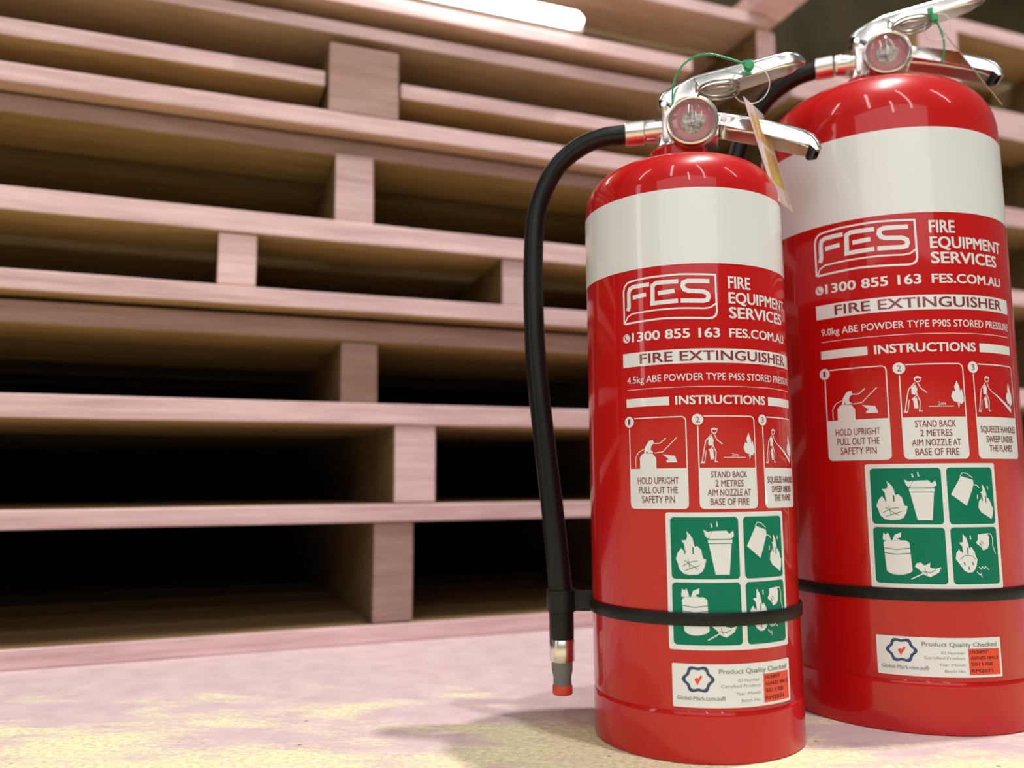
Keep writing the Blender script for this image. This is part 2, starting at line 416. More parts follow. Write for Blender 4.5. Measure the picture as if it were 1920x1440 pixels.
# top pallet only its underside in view
# second stack to the right
U2, U3 = 0.83, 2.0
def right(label): return thing('wooden_pallet', label, 'pallet', STACK, PHI, 'wooden pallets of the right stack')
p = right('lowest wooden pallet of the right stack, behind the larger extinguisher')
deck(p, 'bottom_board', U2, U3, 0.0005, 0.021, 0.0, gap=0.012); bearers(p, [0.85, 1.40, 1.94], 0.022, 0.137); deck(p, 'deck_board', U2, U3, 0.1375, 0.158, 0.0)
p = right('second wooden pallet of the right stack, counted from the floor')
bearers(p, [0.86, 1.41, 1.94], 0.159, 0.300); deck(p, 'deck_board', U2, U3, 0.301, 0.330, 0.0)
p = right('third wooden pallet of the right stack, counted from the floor')
bearers(p, [0.86, 1.40, 1.94], 0.331, 0.470); deck(p, 'deck_board', U2, U3, 0.471, 0.497, 0.0)
p = right('fourth wooden pallet of the right stack, beside the edge of the white band')
bearers(p, [0.86, 1.42, 1.94], 0.498, 0.606); deck(p, 'deck_board', U2, U3, 0.607, 0.640, 0.0)
p = right('fifth wooden pallet of the right stack, level with the red shoulder')
bearers(p, [0.86, 1.42, 1.94], 0.641, 0.764); deck(p, 'deck_board', U2, U3, 0.765, 0.797, 0.0); deck(p, 'top_board', U2, U3, 0.802, 0.828, 0.02)
p = right('topmost wooden pallet of the right stack, behind the larger lever')
plank('block', p, 1.10, 1.19, 0.0, 0.10, 0.829, 0.965, EDGE, FACE)
plank('block', p, 0.84, 0.93, 0.15, 0.25, 0.829, 0.965, EDGE, FACE)
bearers(p, [1.45, 1.93], 0.829, 0.940, v0=0.02); deck(p, 'deck_board', 1.10, U3, 0.9405, 0.966, 0.0); deck(p, 'deck_board', U2, 1.095, 0.9405, 0.96, 0.3)
# loose plank poking out to the viewer at the top
lp = thing('loose_plank', 'pale loose plank end poking out at the top, between both levers', 'plank', STACK, PHI)
plank('board', lp, 0.760, 0.826, -0.13, 0.60, 0.8885, 0.915, EDGE, EDGE)

# lamp tube between the top pallets
lt = thing('tube_lamp', 'bright white glowing tube lamp between the top pallets', 'lamp', STACK, PHI)
bm = bmesh.new(); lathe(bm, [(0, 0.0), (0.006, 0.0), (0.0115, 0.008), (0.0115, 0.385), (0.006, 0.395), (0, 0.395)], 24, 'X', (0.078, -0.014, 0.8045))
o = obj('tube', bm, TUBE, lt, smooth=40)
bm = bmesh.new(); box(bm, (0.06, -0.004, 0.7965), (0.48, 0.030, 0.8125), 0.002); obj('lamp_housing', bm, LAMPBODY, lt)

# ---------------------------------------------------------------- extinguishers
def flame(px):
    return px
def label_art(root, R, kg, ptype, fx, fz, gx, gz, qx, qz, band, complete):
    """band (z0,z1) in mm; g* and q* bounding boxes (s0,s1,z0,z1) of the two stickers"""
    # glossy wrap sheets
    def strip(name, z0, z1, s0, s1, lift, m):
        P = Print(R, lift); P.rect(s0, z0, s1, z1); return P.build(name, m, root)
    full = PI*R*0.999
    strip('white_band', band[0], band[1], -full, full, 0.10, WHITE)
    P = Print(R, 0.14, fx, fz)
    W = 0
    # --- logo
    L0, L1, T, B = -43.5, 22.7, 319.2, 288.6
    U = lambda u, v: (L0+(L1-L0)*u, T-(T-B)*v)
    lp_ = lambda pts: [U((x-10)/1095, (y-190+(x-10)*0.072)/(545)) for x, y in pts]
    # outline and inner sweep (coordinates on the printed logo, 0..1100)
    P.stroke(lp_([(8, 715), (8, 300), (22, 240), (60, 195), (110, 178), (300, 150), (700, 118), (1095, 108), (1098, 560), (1085, 610), (1050, 640), (990, 652), (500, 665), (20, 715)]), 1.35)
    P.stroke(lp_([(20, 700), (60, 625), (120, 590), (400, 560), (700, 538), (960, 532), (1030, 515), (1095, 460)]), 1.1)
    K = 3.0
    P.stroke(lp_([(62, 548), (80, 500), (80, 330), (95, 275), (140, 250), (345, 232)]), K)
    P.stroke(lp_([(135, 385), (305, 358)]), K)
    P.stroke(lp_([(680, 205), (430, 220), (385, 250), (380, 475)]), K); P.stroke(lp_([(352, 478), (670, 447)]), K)
    P.stroke(lp_([(445, 350), (635, 325)]), K)
    P.stroke(lp_([(1025, 192), (780, 200), (735, 220), (725, 265), (745, 305), (790, 322), (960, 325), (1002, 350), (1010, 385), (995, 425), (950, 440), (700, 446)]), K)
    # --- words
    tx = P.text
    tx('FIRE', 31.2, 48.5, 310.4, 318.6, bold=0.032); tx('EQUIPMENT', 31.2, 91.5, 300.0, 307.6, bold=0.032); tx('SERVICES', 31.2, 84.5, 289.6, 297.2, bold=0.032)
    P.circ(-42.0, 279.2, 3.1, hole=2.5, n=24); P.circ(-42.0, 279.2, 2.35)
    P.stroke([(-43.2, 280.9), (-43.0, 279.2), (-41.8, 278.0), (-40.6, 277.8)], 0.75, mi=1, lay=1)
    tx('1300 855 163', -37.2, 23.6, 276.2, 282.6, bold=0.03); tx('FES.COM.AU', 30.7, 87.5, 276.4, 282.4, bold=0.03)
    P.rect(-45.5, 258.8, 96.6, 268.6)
    tx('FIRE EXTINGUISHER', -31.5, 86.5, 260.4, 267.2, mi=2, lay=1, bold=0.020)
    tx('%s ABE POWDER TYPE %s STORED PRESSURE' % (kg, ptype), -42.2, 94.5, 247.2, 251.9, bold=0.012)
    P.rect(-42.4, 242.6, 94.5, 242.95)
    P.rect(-43.4, 230.8, -11.7, 236.6); P.rect(61.0, 230.8, 94.8, 236.6); tx('INSTRUCTIONS', -7.4, 57.6, 231.0, 236.8, bold=0.034)
    # --- three instruction cards
    words = (['HOLD UPRIGHT', 'PULL OUT THE', 'SAFETY PIN'], ['STAND BACK', '2 METRES', 'AIM NOZZLE AT', 'BASE OF FIRE'], ['SQUEEZE HANDLES', 'SWEEP UNDER', 'THE FLAMES'])
    rows = ([(690, 750), (775, 835), (858, 920)], [(640, 698), (720, 778), (802, 860), (882, 942)], [(690, 745), (775, 832), (855, 912)])
    tw = (0.68, 0.62, 0.72); 
    widths = ([0.70, 0.66, 0.56], [0.62, 0.48, 0.74, 0.66], [0.86, 0.66, 0.56])
    for k, s0 in enumerate((-41.8, 6.2, 54.0)):
        s1 = s0+41.0; zt, zm, zb = 223.2, 188.4, 161.4
        P.poly(P.rr(s0, zm-4, s1, zt, 3.2), [P.rr(s0+0.8, zm-4.0+4.2, s1-0.8, zt-0.8, 2.6, (0, 0, 1, 1))] ) if False else None
        # card frame line and white caption field
        P.poly(P.rr(s0, zb, s1, zt, 3.2), [P.rr(s0+0.75, zm, s1-0.75, zt-0.75, 2.5, (0, 0, 1, 1))])
        P.circ(s0+0.4, zt-2.6, 4.5, mi=1, lay=1) ; P.circ(s0+0.4, zt-2.6, 3.8, lay=2)
        tx(str(k+1), s0-0.6 if k == 0 else s0-0.9, s0+1.2 if k == 0 else s0+1.7, zt-4.6, zt-0.6, mi=2, lay=3)
        q = lambda pts: [(s0+41.0*x, zt-(zt-zb)*y) for x, y in pts]
        if k == 0:
            P.poly(q([(.20, .57), (.20, .44), (.25, .40), (.43, .40), (.49, .45), (.49, .57)]), lay=1)
            P.poly(q([(.28, .40), (.30, .33), (.37, .26), (.44, .25), (.46, .28), (.41, .32), (.40, .36), (.45, .39)]), lay=1)
            P.stroke(q([(.12, .55), (.12, .44), (.18, .38), (.28, .35)]), .5, lay=1)
            P.stroke(q([(.42, .29), (.56, .29), (.66, .235)]), .6, lay=1)
            P.stroke(q([(.46, .395), (.60, .385), (.84, .23)]), .55, lay=1)
            P.poly(q([(.60, .41), (.80, .43), (.84, .50), (.66, .50), (.66, .475), (.70, .465)]), lay=1)
            P.circ(q([(.33, .385)])[0][0], q([(.33, .385)])[0][1], .6, mi=1, lay=2)
        else:
            f = (lambda x: x) if k == 1 else (lambda x: x*0.92+0.02)
            g = lambda pts: q([(f(x), y) for x, y in pts])
            c = g([(.27, .165)])[0]; P.circ(c[0], c[1], 2.0, lay=1, hole=1.4, n=16); P.stroke(g([(.22, .15), (.33, .15)]), .6, lay=1)
            P.stroke(g([(.23, .20), (.13, .27), (.10, .36), (.06, .50)]), .6, lay=1); P.stroke(g([(.13, .38), (.10, .50)]), .5, lay=1)
            P.stroke(g([(.27, .205), (.31, .26), (.40, .31)]), .6, lay=1); P.stroke(g([(.23, .23), (.25, .33), (.17, .38)]), .5, lay=1)
            P.stroke(g([(.25, .33), (.29, .40), (.27, .50), (.32, .50)]), .6, lay=1); P.stroke(g([(.04, .505), (.10, .505)]), .9, lay=1)
            P.poly(g([(.18, .36), (.245, .36), (.255, .47), (.20, .475)]), lay=1)
            P.poly(g([(.17, .25), (.23, .22), (.26, .27), (.23, .33), (.17, .32)]), lay=1)
            fl_ = [(.87, .185), (.91, .25), (.92, .30), (.945, .27), (.965, .33), (.975, .40), (.93, .43), (.90, .425), (.80, .40), (.765, .35), (.80, .29), (.84, .30), (.825, .25)]
            P.poly(g(fl_), lay=1); P.poly(g([(.86, .42), (.90, .43), (.88, .475)]), lay=1)
            if k == 1:
                P.stroke(g([(.41, .453), (.80, .453)]), .45, lay=1); P.text('2m', g([(.55, 0)])[0][0], g([(.67, 0)])[0][0], q([(0, .44)])[0][1], q([(0, .405)])[0][1], lay=1)
            else:
                P.poly(g([(.38, .30), (.44, .31), (.92, .47), (.90, .51)]), lay=1)
        for wds, (a, b), wf in zip(words[k], rows[k], widths[k]):
            v0, v1 = (a-140)/835, (b-140)/835; mid = (s0+s1)/2
            tx(wds, mid-41*wf/2, mid+41*wf/2, zt-(zt-zb)*v1, zt-(zt-zb)*v0, mi=2, lay=1, bold=0.010)
    for a, b in (((99.0, 266.0), (99.0, 168.0)),):
        P.stroke([a, b], 0.3)
    P.build('label_print', [WHITE, RED_DARK, PRINT_RED], root)
    # --- green class sticker
    s0, s1, z0, z1 = gx[0], gx[1], gz[0], gz[1]
    P = Print(R, 0.16); P.poly(P.rr(s0, z0, s1, z1, 1.5)); base = P.build('pictogram_sticker', WHITE, root); base['label'] = 'white-edged green sticker with four pictograms'
    X = lambda x: s0+(s1-s0)*x; Z = lambda y: z1-(z1-z0)*y
    cells = {  # cell box in artwork units, cell box on the sticker (fractions)
        'a': ((355, 150, 1000, 730), (.035, .035, .545, .490)), 'b': ((1025, 150, 1610, 740), (.585, .035, .970, .490)),
        'c': ((385, 765, 1040, 1365), (.035, .515, .545, .965)), 'd': ((1070, 775, 1640, 1370), (.585, .515, .970, .965))}
    art = {
     'a': ([[(505,280),(535,315),(560,350),(570,400),(578,430),(600,420),(635,455),(645,510),(655,540),(680,545),(665,610),(640,660),(600,685),(520,690),(470,680),(430,640),(415,580),(400,540),(420,480),(455,440),(475,470),(485,430),(480,400),(455,370),(500,365),(512,330)],
            [(708,402),(925,402),(895,688),(762,688)], [(700,364),(935,364),(932,395),(703,395)],
            [(712,354),(720,325),(745,282),(880,278),(908,310),(925,354)], [(660,268),(705,290),(738,280),(722,320),(702,352),(680,330)], [(945,278),(952,330),(925,352),(893,320),(918,300)],
            [(728,212),(738,208),(750,245),(738,248)], [(783,192),(793,190),(800,240),(788,242)]],
           [([(478,440),(488,492)],13),([(560,430),(562,495)],13),([(460,610),(530,570),(600,560)],6),([(480,555),(540,600),(600,640)],6),([(480,650),(620,600)],6),([(510,540),(530,640)],5)]),
     'b': ([[(1190,240),(1340,280),(1345,330),(1240,550),(1062,430)],
            [(1455,325),(1490,370),(1505,430),(1510,475),(1530,470),(1562,520),(1572,560),(1590,570),(1580,640),(1555,692),(1480,650),(1420,620),(1385,570),(1395,510),(1430,475),(1440,425),(1422,408),(1455,400)],
            [(1378,435),(1390,438),(1384,482),(1374,475)], [(1520,338),(1532,345),(1538,382),(1524,380)]],
           [([(1215,232),(1260,252)],16),([(1440,440),(1446,500)],13),([(1492,450),(1494,520)],13),([(1348,330),(1385,338),(1415,366)],-10),([(1182,245),(1212,205),(1262,212),(1335,258)],-9)]),
     'c': ([[(475,930),(500,905),(680,905),(710,930),(722,1225),(712,1240),(685,1255),(640,1268),(600,1272),(550,1268),(510,1252),(490,1230)],
            [(470,880),(480,825),(500,845),(520,820),(535,860),(545,903),(475,905)], [(560,903),(580,845),(640,818),(636,872),(600,885),(630,903)],
            [(745,1180),(762,1145),(800,1135),(825,1165),(850,1160),(885,1135),(880,1190),(930,1200),(985,1185),(960,1240),(880,1290),(830,1270),(790,1222)]],
           [([(480,985),(590,1003),(715,985)],7),([(480,1040),(590,1055),(715,1040)],7),([(705,1315),(820,1250)],-11),([(810,1230),(880,1245),(930,1215)],6),([(830,1200),(850,1262)],5)]),
     'd': ([[(1205,840),(1245,890),(1262,950),(1270,1000),(1295,980),(1330,1030),(1345,1085),(1360,1110),(1348,1165),(1325,1215),(1290,1245),(1240,1250),(1195,1225),(1165,1180),(1108,1105),(1120,1040),(1155,1003),(1172,1040),(1190,1010),(1192,975),(1155,935),(1200,930)],
            [(1385,850),(1510,840),(1530,880),(1525,960),(1500,1000),(1440,1020),(1425,990),(1355,940),(1382,905)], [(1285,858),(1298,862),(1302,905),(1288,900)]],
           [([(1185,990),(1192,1042)],12),([(1250,985),(1252,1050)],12),([(1160,1110),(1200,1075),(1255,1066),(1310,1080),(1340,1110)],6),([(1200,1138),(1208,1170)],13),([(1298,1138),(1306,1170)],13),([(1252,1185),(1254,1220)],14),
            ([(1512,845),(1558,848),(1577,900),(1572,970),(1603,1055)],-10),([(1400,940),(1430,975)],9),([(1420,920),(1450,950)],9),
            ([(1370,1190),(1400,1215),(1412,1187),(1440,1215),(1452,1187),(1500,1225)],-9),([(1340,1240),(1380,1275),(1392,1260),(1402,1300)],-9)])}
    for key, (src, dst) in cells.items():
        Q = Print(R, 0.22)
        Q.poly(Q.rr(X(dst[0]), Z(dst[3]), X(dst[2]), Z(dst[1]), 2.6), mi=0)
        wx = (X(dst[2])-X(dst[0]))/(src[2]-src[0]); wz = (Z(dst[1])-Z(dst[3]))/(src[3]-src[1])
        M = lambda pts: [(X(dst[0])+(x-src[0])*wx, Z(dst[1])-(y-src[1])*wz) for x, y in pts]
        polys, strokes = art[key]
        for pp in polys: Q.poly(M(pp), mi=1, lay=1)
        for pts, wd in strokes: Q.stroke(M(pts), abs(wd)*wx, mi=(2 if wd > 0 else 1), lay=2)
        Q.build('green_panel', [GREEN, WHITE, GREEN_D], base)
    Q = Print(R, 0.22); Q.poly([(X(.565)+3.4*math.cos(a*PI/4), Z(.502)+3.4*math.sin(a*PI/4)) for a in range(8)], lay=1); Q.build('centre_dot', WHITE, base)
    # --- quality sticker
    s0, s1, z0, z1 = qx[0], qx[1], qz[0], qz[1]
    P = Print(R, 0.16); P.poly(P.rr(s0, z0, s1, z1, 0.8)); base = P.build('quality_sticker', WHITE, root); base['label'] = 'small white quality-check sticker with navy hexagon emblem'
    X = lambda x: s0+(s1-s0)*(x-400)/1255; Z = lambda y: z1-(z1-z0)*(y-235)/425
    Q = Print(R, 0.22)
    hexo = []; hexi = []
    for k in range(48):
        a = 2*PI*k/48; rr_ = 1+0.10*math.cos(6*a)
        hexo.append((X(640+138*rr_*math.cos(a)), Z(385-128*rr_*math.sin(a)))); hexi.append((X(640+106*rr_*math.cos(a)), Z(385-97*rr_*math.sin(a))))
    Q.poly(hexo, [hexi], mi=0)
    Q.stroke([(X(612), Z(380)), (X(632), Z(420)), (X(672), Z(350))], 1.5, mi=1); Q.circ(X(628), Z(385), 1.0, mi=1, lay=1)
    Q.text('Product Quality Checked', X(835), X(1602), Z(330), Z(283), mi=2, bold=0.01)
    for t_, xa, ya, yb in (('ID Number', 1015, 412, 382), ('Certified Product', 850, 468, 437), ('Year /Month', 985, 540, 510), ('Batch No.', 1040, 608, 578)):
        Q.text(t_, X(xa), X(1248), Z(ya), Z(yb), mi=2)
    Q.text('Global-Mark.com.au®', X(440), X(890), Z(588), Z(545), mi=2, bold=0.01)
    Q.rect(X(1283), Z(632), X(1630), Z(352), mi=1)
    for t_, xb, ya, yb in (('103897', 1500, 405, 370), ('AS/NZS 1841.5', 1612, 468, 434), ('2011/08', 1540, 535, 500), ('RM2071', 1540, 607, 570)):
        Q.text(t_, X(1303), X(xb), Z(ya), Z(yb), mi=3, lay=1, bold=0.015)
    Q.build('sticker_printing', [NAVY, REDBOX, GREY_T, BLACKR], base)

def extinguisher(name, label, loc, rot, R, prof, seam, neck, head_rot, head_off, hose, strap_z, art, hose_r, group):
    root = thing(name, label, 'fire extinguisher', loc, rot, group)
    # pressed steel cylinder with rolled foot ring and domed shoulder
    bm = bmesh.new(); lathe(bm, prof, 256); obj('tank', bm, RED, root, smooth=35)
    bm = bmesh.new(); f = seam
    lathe(bm, [(R-0.004, 0.0002), (R-0.0006, 0.0002), (R, 0.001), (R, f-0.004), (R-0.0003, f-0.0015), (R-0.0011, f-0.0003), (R-0.004, f)], 256)
    obj('foot_ring', bm, RED, root, smooth=35)
    bm = bmesh.new(); lathe(bm, [(0.012, neck[0]-0.012), (0.022, neck[0]-0.012), (0.0235, neck[0]-0.006), (0.0235, neck[1]-0.002), (0.022, neck[1]), (0.012, neck[1])], 64)
    obj('neck_collar', bm, RED, root, smooth=35)
    label_art(root, *art)
    # ---- head, built in its own frame: z is measured from the collar top
    hz = neck[1]; H = Matrix.Translation((head_off[0], head_off[1], hz)) @ Matrix.Rotation(head_rot, 4, 'Z')
    def put(name, bm, m, par=root, smooth=35):
        bmesh.ops.transform(bm, matrix=H, verts=bm.verts[:]); return obj(name, bm, m, par, smooth=smooth)
    bm = bmesh.new()
    lathe(bm, [(0.0, -0.004), (0.0185, -0.004), (0.0185, 0.003), (0.015, 0.005), (0.015, 0.013), (0.0, 0.013)], 48)
    box(bm, (-0.012, -0.0135, 0.006), (0.031, 0.0135, 0.029), 0.0025)
    box(bm, (-0.0115, -0.009, 0.026), (0.010, 0.009, 0.046), 0.0025)
    lathe(bm, [(0.0, -0.0265), (0.0085, -0.0265), (0.0092, -0.022), (0.0092, -0.010), (0, -0.010)], 32, 'X', (0, 0, 0.0205))
    # wedge foot towards the dome
    b2 = [bm.verts.new(p) for p in ((-0.016, -0.011, -0.002), (-0.006, -0.011, -0.002), (-0.012, -0.011, 0.012), (-0.016, 0.011, -0.002), (-0.006, 0.011, -0.002), (-0.012, 0.011, 0.012))]
    for q in ((0, 1, 2), (5, 4, 3), (0, 3, 4, 1), (1, 4, 5, 2), (2, 5, 3, 0)): bm.faces.new([b2[i] for i in q])
    put('valve_body', bm, SATIN)
    # pressure gauge facing the viewer
    gx, gz_, gy = 0.0110, 0.0130, -0.022
    bm = bmesh.new()
    lathe(bm, [(0.006, 0.013), (0.007, 0.004), (0.017, 0.003), (0.0192, 0.0), (0.0197, -0.006), (0.0192, -0.0098), (0.0178, -0.0105), (0.0168, -0.0098), (0.0164, -0.0050), (0, -0.0050)], 64, 'Y', (gx, gy, gz_))
    g = put('gauge', bm, SATIN)
    bm = bmesh.new(); lathe(bm, [(0.0086, -0.0053), (0.0163, -0.0053), (0.0163, -0.0050), (0.0086, -0.0050)], 48, 'Y', (gx, gy, gz_)); put('dial', bm, DIAL, g)
    bm = bmesh.new(); lathe(bm, [(0, -0.0058), (0.0088, -0.0058), (0.0088, -0.0050), (0, -0.0050)], 48, 'Y', (gx, gy, gz_)); put('dial_centre', bm, DIALC, g)
    bm = bmesh.new(); box(bm, (gx-0.0006, gy-0.0068, gz_-0.003), (gx+0.0006, gy-0.0062, gz_+0.0125)); lathe(bm, [(0, -0.0074), (0.0016, -0.0072), (0.0018, -0.006), (0, -0.006)], 16, 'Y', (gx, gy, gz_)); put('needle', bm, STEEL, g)
    bm = bmesh.new(); lathe(bm, [(0, -0.0142), (0.005, -0.0138), (0.010, -0.0126), (0.0145, -0.0106), (0.0167, -0.0086), (0.0167, -0.0078), (0.014, -0.0096), (0.0095, -0.0116), (0.005, -0.0128), (0, -0.0132)], 48, 'Y', (gx, gy, gz_)); put('gauge_lens', bm, GLASS, g, smooth=60)
    # squeeze lever above, carry handle below
    bm = bmesh.new()
    channel(bm, [(-0.0150, 0.0420, 0.020, 0.024), (-0.0125, 0.0470, 0.0215, 0.024), (-0.002, 0.0525, 0.0200, 0.024), (0.0115, 0.0580, 0.0160, 0.0245), (0.0135, 0.0590, 0.0145, 0.0235), (0.030, 0.0618, 0.0135, 0.0235), (0.052, 0.0655, 0.0125, 0.0235), (0.072, 0.0692, 0.0115, 0.023), (0.084, 0.0708, 0.0105, 0.022), (0.092, 0.0700, 0.0085, 0.019), (0.0965, 0.0675, 0.0055, 0.013), (0.0985, 0.0650, 0.003, 0.007)], rc=0.004)
    put('squeeze_lever', bm, CHROME)
    bm = bmesh.new()
    channel(bm, [(0.020, 0.0285, 0.010, 0.0285), (0.034, 0.0265, 0.0115, 0.027), (0.050, 0.0225, 0.0125, 0.026), (0.066, 0.0180, 0.0130, 0.0255), (0.082, 0.0122, 0.0130, 0.025), (0.094, 0.0072, 0.0125, 0.0245), (0.101, 0.0028, 0.0115, 0.024), (0.1050, -0.0035, 0.009, 0.023), (0.1055, -0.0100, 0.005, 0.022)], rc=0.005)
    put('carry_handle', bm, CHROME)
    bm = bmesh.new(); tube(bm, [(0.0990, -0.0100, -0.0075), (0.0990, 0.0100, -0.0075)], 0.0030, 16, 0); put('handle_end_dark', bm, STRAP)  # black pin standing in for the darkness inside the open handle end
    bm = bmesh.new(); tube(bm, [(-0.010, -0.0138, 0.036), (-0.010, 0.0138, 0.036)], 0.0022, 16, 0); put('pivot_pin', bm, CHROME)
    bm = bmesh.new(); tube(bm, [(0.035, -0.0150, 0.0205), (0.035, 0.0150, 0.0205)], 0.0028, 16, 0); put('pivot_pin', bm, CHROME)
    # safety pin with its split ring
    bm = bmesh.new(); turns = 2.6; n = 110
    pts = []
    for i in range(n+1):
        a = 2*PI*turns*i/n - 2.4; pts.append((0.0310+0.0146*math.cos(a), -0.032+0.0146*math.sin(a), 0.0300+0.0075*i/n+0.0015*math.sin(a)))
    tube(bm, pts, 0.00082, 10, 0); put('split_ring', bm, STEEL, smooth=60)
    bm = bmesh.new(); tube(bm, [(0.0165, 0.015, 0.034), (0.0165, -0.013, 0.034), (0.0170, -0.020, 0.036), (0.0175, -0.026, 0.041), (0.0150, -0.024, 0.0445), (0.0150, -0.018, 0.041)], 0.0011, 10, 6); put('safety_pin', bm, CHROME, smooth=60)
    # ---- hose and fittings (in the tank's frame)
    hx0, hz0 = hose[0][0], hose[0][2]
    cr = 0.0096
    def fit(name, rr, x0, x1, m, seg=32, ch=0.0006):
        bm = bmesh.new(); lathe(bm, [(0, x0), (rr-ch, x0), (rr, x0+ch), (rr, x1-ch), (rr-ch, x1), (0, x1)], seg, 'X', (0, hose[0][1], hz0)); return obj(name, bm, m, h, smooth=35)
    bm = bmesh.new()
    zs = strap_z
    tube(bm, hose, hose_r, 28, 8); h = obj('hose', bm, RUBBER, root, smooth=60)
    fit('crimp_ferrule', 0.0097, hx0-0.001, hx0+0.0145, SATIN, 36); fit('hose_nut', 0.0088, hx0+0.0155, hx0+0.0225, SATIN, 6); fit('hose_union', 0.0080, hx0+0.0225, hx0+0.034, SATIN, 24)
    ex, ey, ez = hose[-1]
    def vert(name, prof_, m, seg=32):
        bm = bmesh.new(); lathe(bm, prof_, seg, 'Z', (ex, ey, 0)); return obj(name, bm, m, h, smooth=35)
    vert('hose_sleeve', [(0, zs-0.014), (0.0093, zs-0.014), (0.0093, zs+0.012), (0, zs+0.012)] if False else [(0, ez), (0.0091, ez), (0.0093, ez+0.001), (0.0093, zs+0.006), (0.0088, zs+0.007), (0, zs+0.007)], STRAP)
    vert('end_ferrule', [(0, ez-0.0165), (0.0088, ez-0.0165), (0.0095, ez-0.0155), (0.0095, ez-0.0005), (0.0088, ez+0.0005), (0, ez+0.0005)], SATIN, 12)
    vert('nozzle', [(0, ez-0.035), (0.0068, ez-0.035), (0.0068, ez-0.0275), (0.0078, ez-0.0235), (0.0080, ez-0.0165), (0, ez-0.0165)], GREYP)
    vert('nozzle_cap', [(0, ez-0.0402), (0.0072, ez-0.0402), (0.0076, ez-0.0395), (0.0076, ez-0.0345), (0.0070, ez-0.0335), (0, ez-0.0335)], ORANGE)
    # ---- strap with clip
    bm = bmesh.new(); Rr_ = R+0.0004
    lathe(bm, [(Rr_-0.0001, zs-0.0042), (Rr_+0.0011, zs-0.0042), (Rr_+0.0014, zs-0.0036), (Rr_+0.0014, zs+0.0036), (Rr_+0.0011, zs+0.0042), (Rr_-0.0001, zs+0.0042), (Rr_-0.0001, zs-0.0042)], 128)
    st = obj('strap', bm, STRAP, root, smooth=35)
    bm = bmesh.new()
    lathe(bm, [(0.0094, zs-0.0075), (0.0110, zs-0.0075), (0.0112, zs-0.007), (0.0112, zs+0.008), (0.0108, zs+0.0085), (0.0094, zs+0.0085), (0.0094, zs-0.0075)], 40, 'Z', (ex, ey, 0))
    box(bm, (ex+0.0100, -0.0035, zs-0.0068), (-R+0.0012, 0.0035, zs+0.0078), 0.0006); obj('hose_clip', bm, STRAP, st, smooth=35)
    return root, H

def rotz_of(ax): return -math.atan2(ax[0], ax[1])
GROUP = 'red powder fire extinguishers with printed labels'
# smaller, in front
def prof_front(Rb):
    L = [(0, 0.012), (Rb-0.004, 0.012), (Rb-0.0008, 0.028), (Rb-0.0010, 0.0335), (Rb, 0.036), (Rb, 0.3855)]
    for k in range(1, 13):
        a = PI/2*k/12; L.append((0.045+(Rb-0.045)*math.cos(a), 0.386+0.031*math.sin(a)))
    L += [(0.036, 0.4205), (0.028, 0.4245), (0.022, 0.428), (0, 0.428)]
    return L
AF = (0.1326, 0.6276); AR = (0.3217, 0.7059)
RF, RR = 0.0742, 0.0957
hoseF = [(-0.0400, 0, 0.4560), (-0.0600, 0, 0.4552), (-0.0790, 0, 0.4485), (-0.0965, 0, 0.4345), (-0.1090, 0, 0.4125), (-0.1155, 0, 0.3880), (-0.1175, 0, 0.3440), (-0.1170, 0, 0.3005), (-0.1145, 0, 0.2576), (-0.1090, 0, 0.2030), (-0.1042, 0, 0.1577), (-0.1005, 0, 0.1174), (-0.0990, 0, 0.0975), (-0.0988, 0, 0.078), (-0.0985, 0, 0.0625)]
artF = (RF*1000, '4.5kg', 'P45S', lambda s: s, lambda z: z, (-16.6, 71.4), (71.0, 159.2), (-15.2, 71.0), (35.2, 62.4), (327.6, 381.7), True)
def curve_r(t): return 0.0077 + 0.0014*max(0, min(1, (t-0.35)/0.5))
fr, HF = extinguisher('fire_extinguisher', 'smaller red fire extinguisher standing in front, 4.5kg, black hose curving down its left', (AF[0], AF[1], 0), rotz_of(AF), RF, prof_front(RF), 0.0330,
    (0.428, 0.4362), 0.0, (0, 0), hoseF, 0.0905, artF, curve_r, GROUP)
# larger, behind
def prof_rear(Rb):
    L = [(0, 0.012), (Rb-0.004, 0.012), (Rb-0.0008, 0.033), (Rb-0.0010, 0.0375), (Rb, 0.040), (Rb, 0.462)]
    for k in range(1, 15):
        a = PI/2*k/14; L.append((0.052+(Rb-0.052)*math.cos(a), 0.4635+0.047*math.sin(a)))
    L += [(0.042, 0.5145), (0.032, 0.5195), (0.022, 0.525), (0, 0.525)]
    return L
hoseR = [(-0.0425, -0.004, 0.5535), (-0.0618, -0.004, 0.5500), (-0.0811, -0.002, 0.5410), (-0.0970, 0, 0.5265), (-0.1130, 0, 0.4990), (-0.1230, 0, 0.465), (-0.1280, 0, 0.420), (-0.1300, 0, 0.36), (-0.1290, 0, 0.30), (-0.1260, 0, 0.24), (-0.1225, 0, 0.18), (-0.1195, 0, 0.135), (-0.1190, 0, 0.10), (-0.1190, 0, 0.0640)]
fxR = lambda s: 1.137*s+0.67
fzR = lambda z: 375.6+(z-319.2)*1.146
artR = (RR*1000, '9.0kg', 'P90S', fxR, fzR, (-19.6, 75.0), (101.6, 191.5), (-18.7, 68.0), (40.1, 67.4), (381.6, 449.6), True)
rr, HR = extinguisher('fire_extinguisher', 'larger red fire extinguisher standing behind and right, 9.0kg, cropped by the frame', (AR[0], AR[1], 0), rotz_of(AR), RR, prof_rear(RR), 0.0372,
    (0.5245, 0.5320), math.radians(10), (0, 0), hoseR, 0.0970, artR, lambda t: 0.0080, GROUP)

# ---------------------------------------------------------------- seals and tags hanging on the heads
def hang(name, label, cat, ax, group=None): return thing(name, label, cat, (ax[0], ax[1], 0), rotz_of(ax), group)
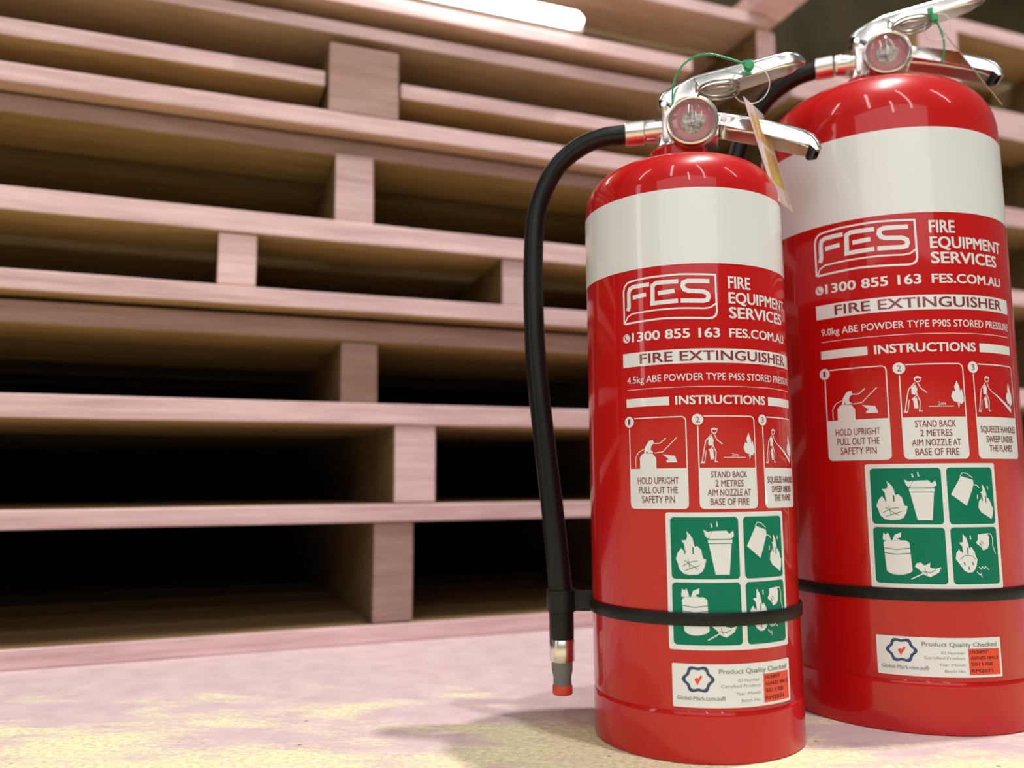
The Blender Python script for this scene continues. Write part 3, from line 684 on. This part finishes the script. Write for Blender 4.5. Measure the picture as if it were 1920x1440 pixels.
# front seal: green strap looped over the lever
s = hang('tamper_seal', 'bright green plastic seal looped over the smaller extinguisher lever', 'seal', AF, 'green tamper seals')
bm = bmesh.new(); tube(bm, [(-0.003, -0.0155, 0.4690), (-0.0030, -0.0165, 0.4800), (-0.0005, -0.018, 0.4900), (0.0055, -0.019, 0.4995), (0.0150, -0.0195, 0.5052), (0.0260, -0.0198, 0.5058), (0.0385, -0.020, 0.5010), (0.0500, -0.020, 0.4955), (0.0545, -0.0195, 0.4935)], 0.0011, 12, 8, flat=0.7)
obj('strap_loop', bm, GREENP, s, smooth=60)
bm = bmesh.new(); lathe(bm, [(0, -0.003), (0.0032, -0.003), (0.0038, -0.002), (0.0038, 0.002), (0.0032, 0.003), (0, 0.003)], 20, 'Y', (0.0545, -0.0195, 0.4930)); box(bm, (0.050, -0.021, 0.4945), (0.0575, -0.018, 0.4975), 0.0006); obj('seal_head', bm, GREENP, s, smooth=40)
# front tag
t = hang('inspection_tag', 'pink and orange card tag hanging over the smaller extinguisher shoulder', 'tag', AF, 'card inspection tags')
def ring_pts(c, rx, rz, n=40, dy=0.0): return [(c[0]+rx*math.cos(2*PI*i/n), c[1]+dy*math.cos(2*PI*i/n), c[2]+rz*math.sin(2*PI*i/n)) for i in range(n)]
bm = bmesh.new(); tube(bm, ring_pts((0.0550, -0.0205, 0.4775), 0.0138, 0.0152), 0.00045, 8, 0, closed=True); obj('nylon_loop', bm, NYLON, t, smooth=60)
def card(parent, TL, wv, hv, panels, thick=0.0005):
    TL, wv, hv = Vector(TL), Vector(wv), Vector(hv); n = wv.cross(hv).normalized()*thick
    def slab(u0, v0, u1, v1, off, m, name):
        bm = bmesh.new(); c = [TL+wv*u+hv*v for u, v in ((u0, v0), (u1, v0), (u1, v1), (u0, v1))]
        a = [bm.verts.new(p+n*off[0]) for p in c]; b = [bm.verts.new(p+n*off[1]) for p in c]
        bm.faces.new(a); bm.faces.new(b[::-1])
        for i in range(4): bm.faces.new((a[i], a[(i+1) % 4], b[(i+1) % 4], b[i]))
        return obj(name, bm, m, parent)
    c = slab(0, 0, 1, 1, (-.5, .5), CARD, 'card')
    for (u0, v0, u1, v1, m) in panels:
        o = slab(u0, v0, u1, v1, (-.65, .65), m, 'printed_panel')
    return c
card(t, (0.0485, -0.0290, 0.4650), (0.0165, 0.0290, -0.0030), (0.0190, 0.0010, -0.0800),
     [(0.10, 0.14, 0.92, 0.40, CARD_O), (0.30, 0.46, 0.92, 0.62, CARD_O), (0.22, 0.62, 0.90, 0.80, CARD_Y)])
# rear seal and tag
s = hang('tamper_seal', 'green plastic seal hanging from the larger extinguisher handle', 'seal', AR, 'green tamper seals')
bm = bmesh.new(); tube(bm, [(0.0520, -0.020, 0.5760), (0.0550, -0.020, 0.5690), (0.0580, -0.019, 0.5600), (0.0600, -0.018, 0.5500), (0.0595, -0.017, 0.5400), (0.0570, -0.016, 0.5320)], 0.0011, 12, 8, flat=0.7); obj('strap_loop', bm, GREENP, s, smooth=60)
bm = bmesh.new(); box(bm, (0.0490, -0.0225, 0.5735), (0.0535, -0.0185, 0.5800), 0.001); box(bm, (0.0515, -0.0225, 0.5675), (0.0570, -0.0185, 0.5740), 0.001); obj('seal_head', bm, GREENP, s, smooth=40)
t = hang('inspection_tag', 'card tag seen edge-on as a thin line by the larger extinguisher', 'tag', AR, 'card inspection tags')
bm = bmesh.new(); tube(bm, ring_pts((0.0560, -0.0200, 0.5620), 0.0100, 0.0120), 0.00045, 8, 0, closed=True); obj('nylon_loop', bm, NYLON, t, smooth=60)
card(t, (0.0545, -0.0180, 0.5690), (0.0029, 0.0420, 0.0212), (0.0440, 0.0, -0.0840), [(0.10, 0.2, 0.92, 0.45, CARD_O)])
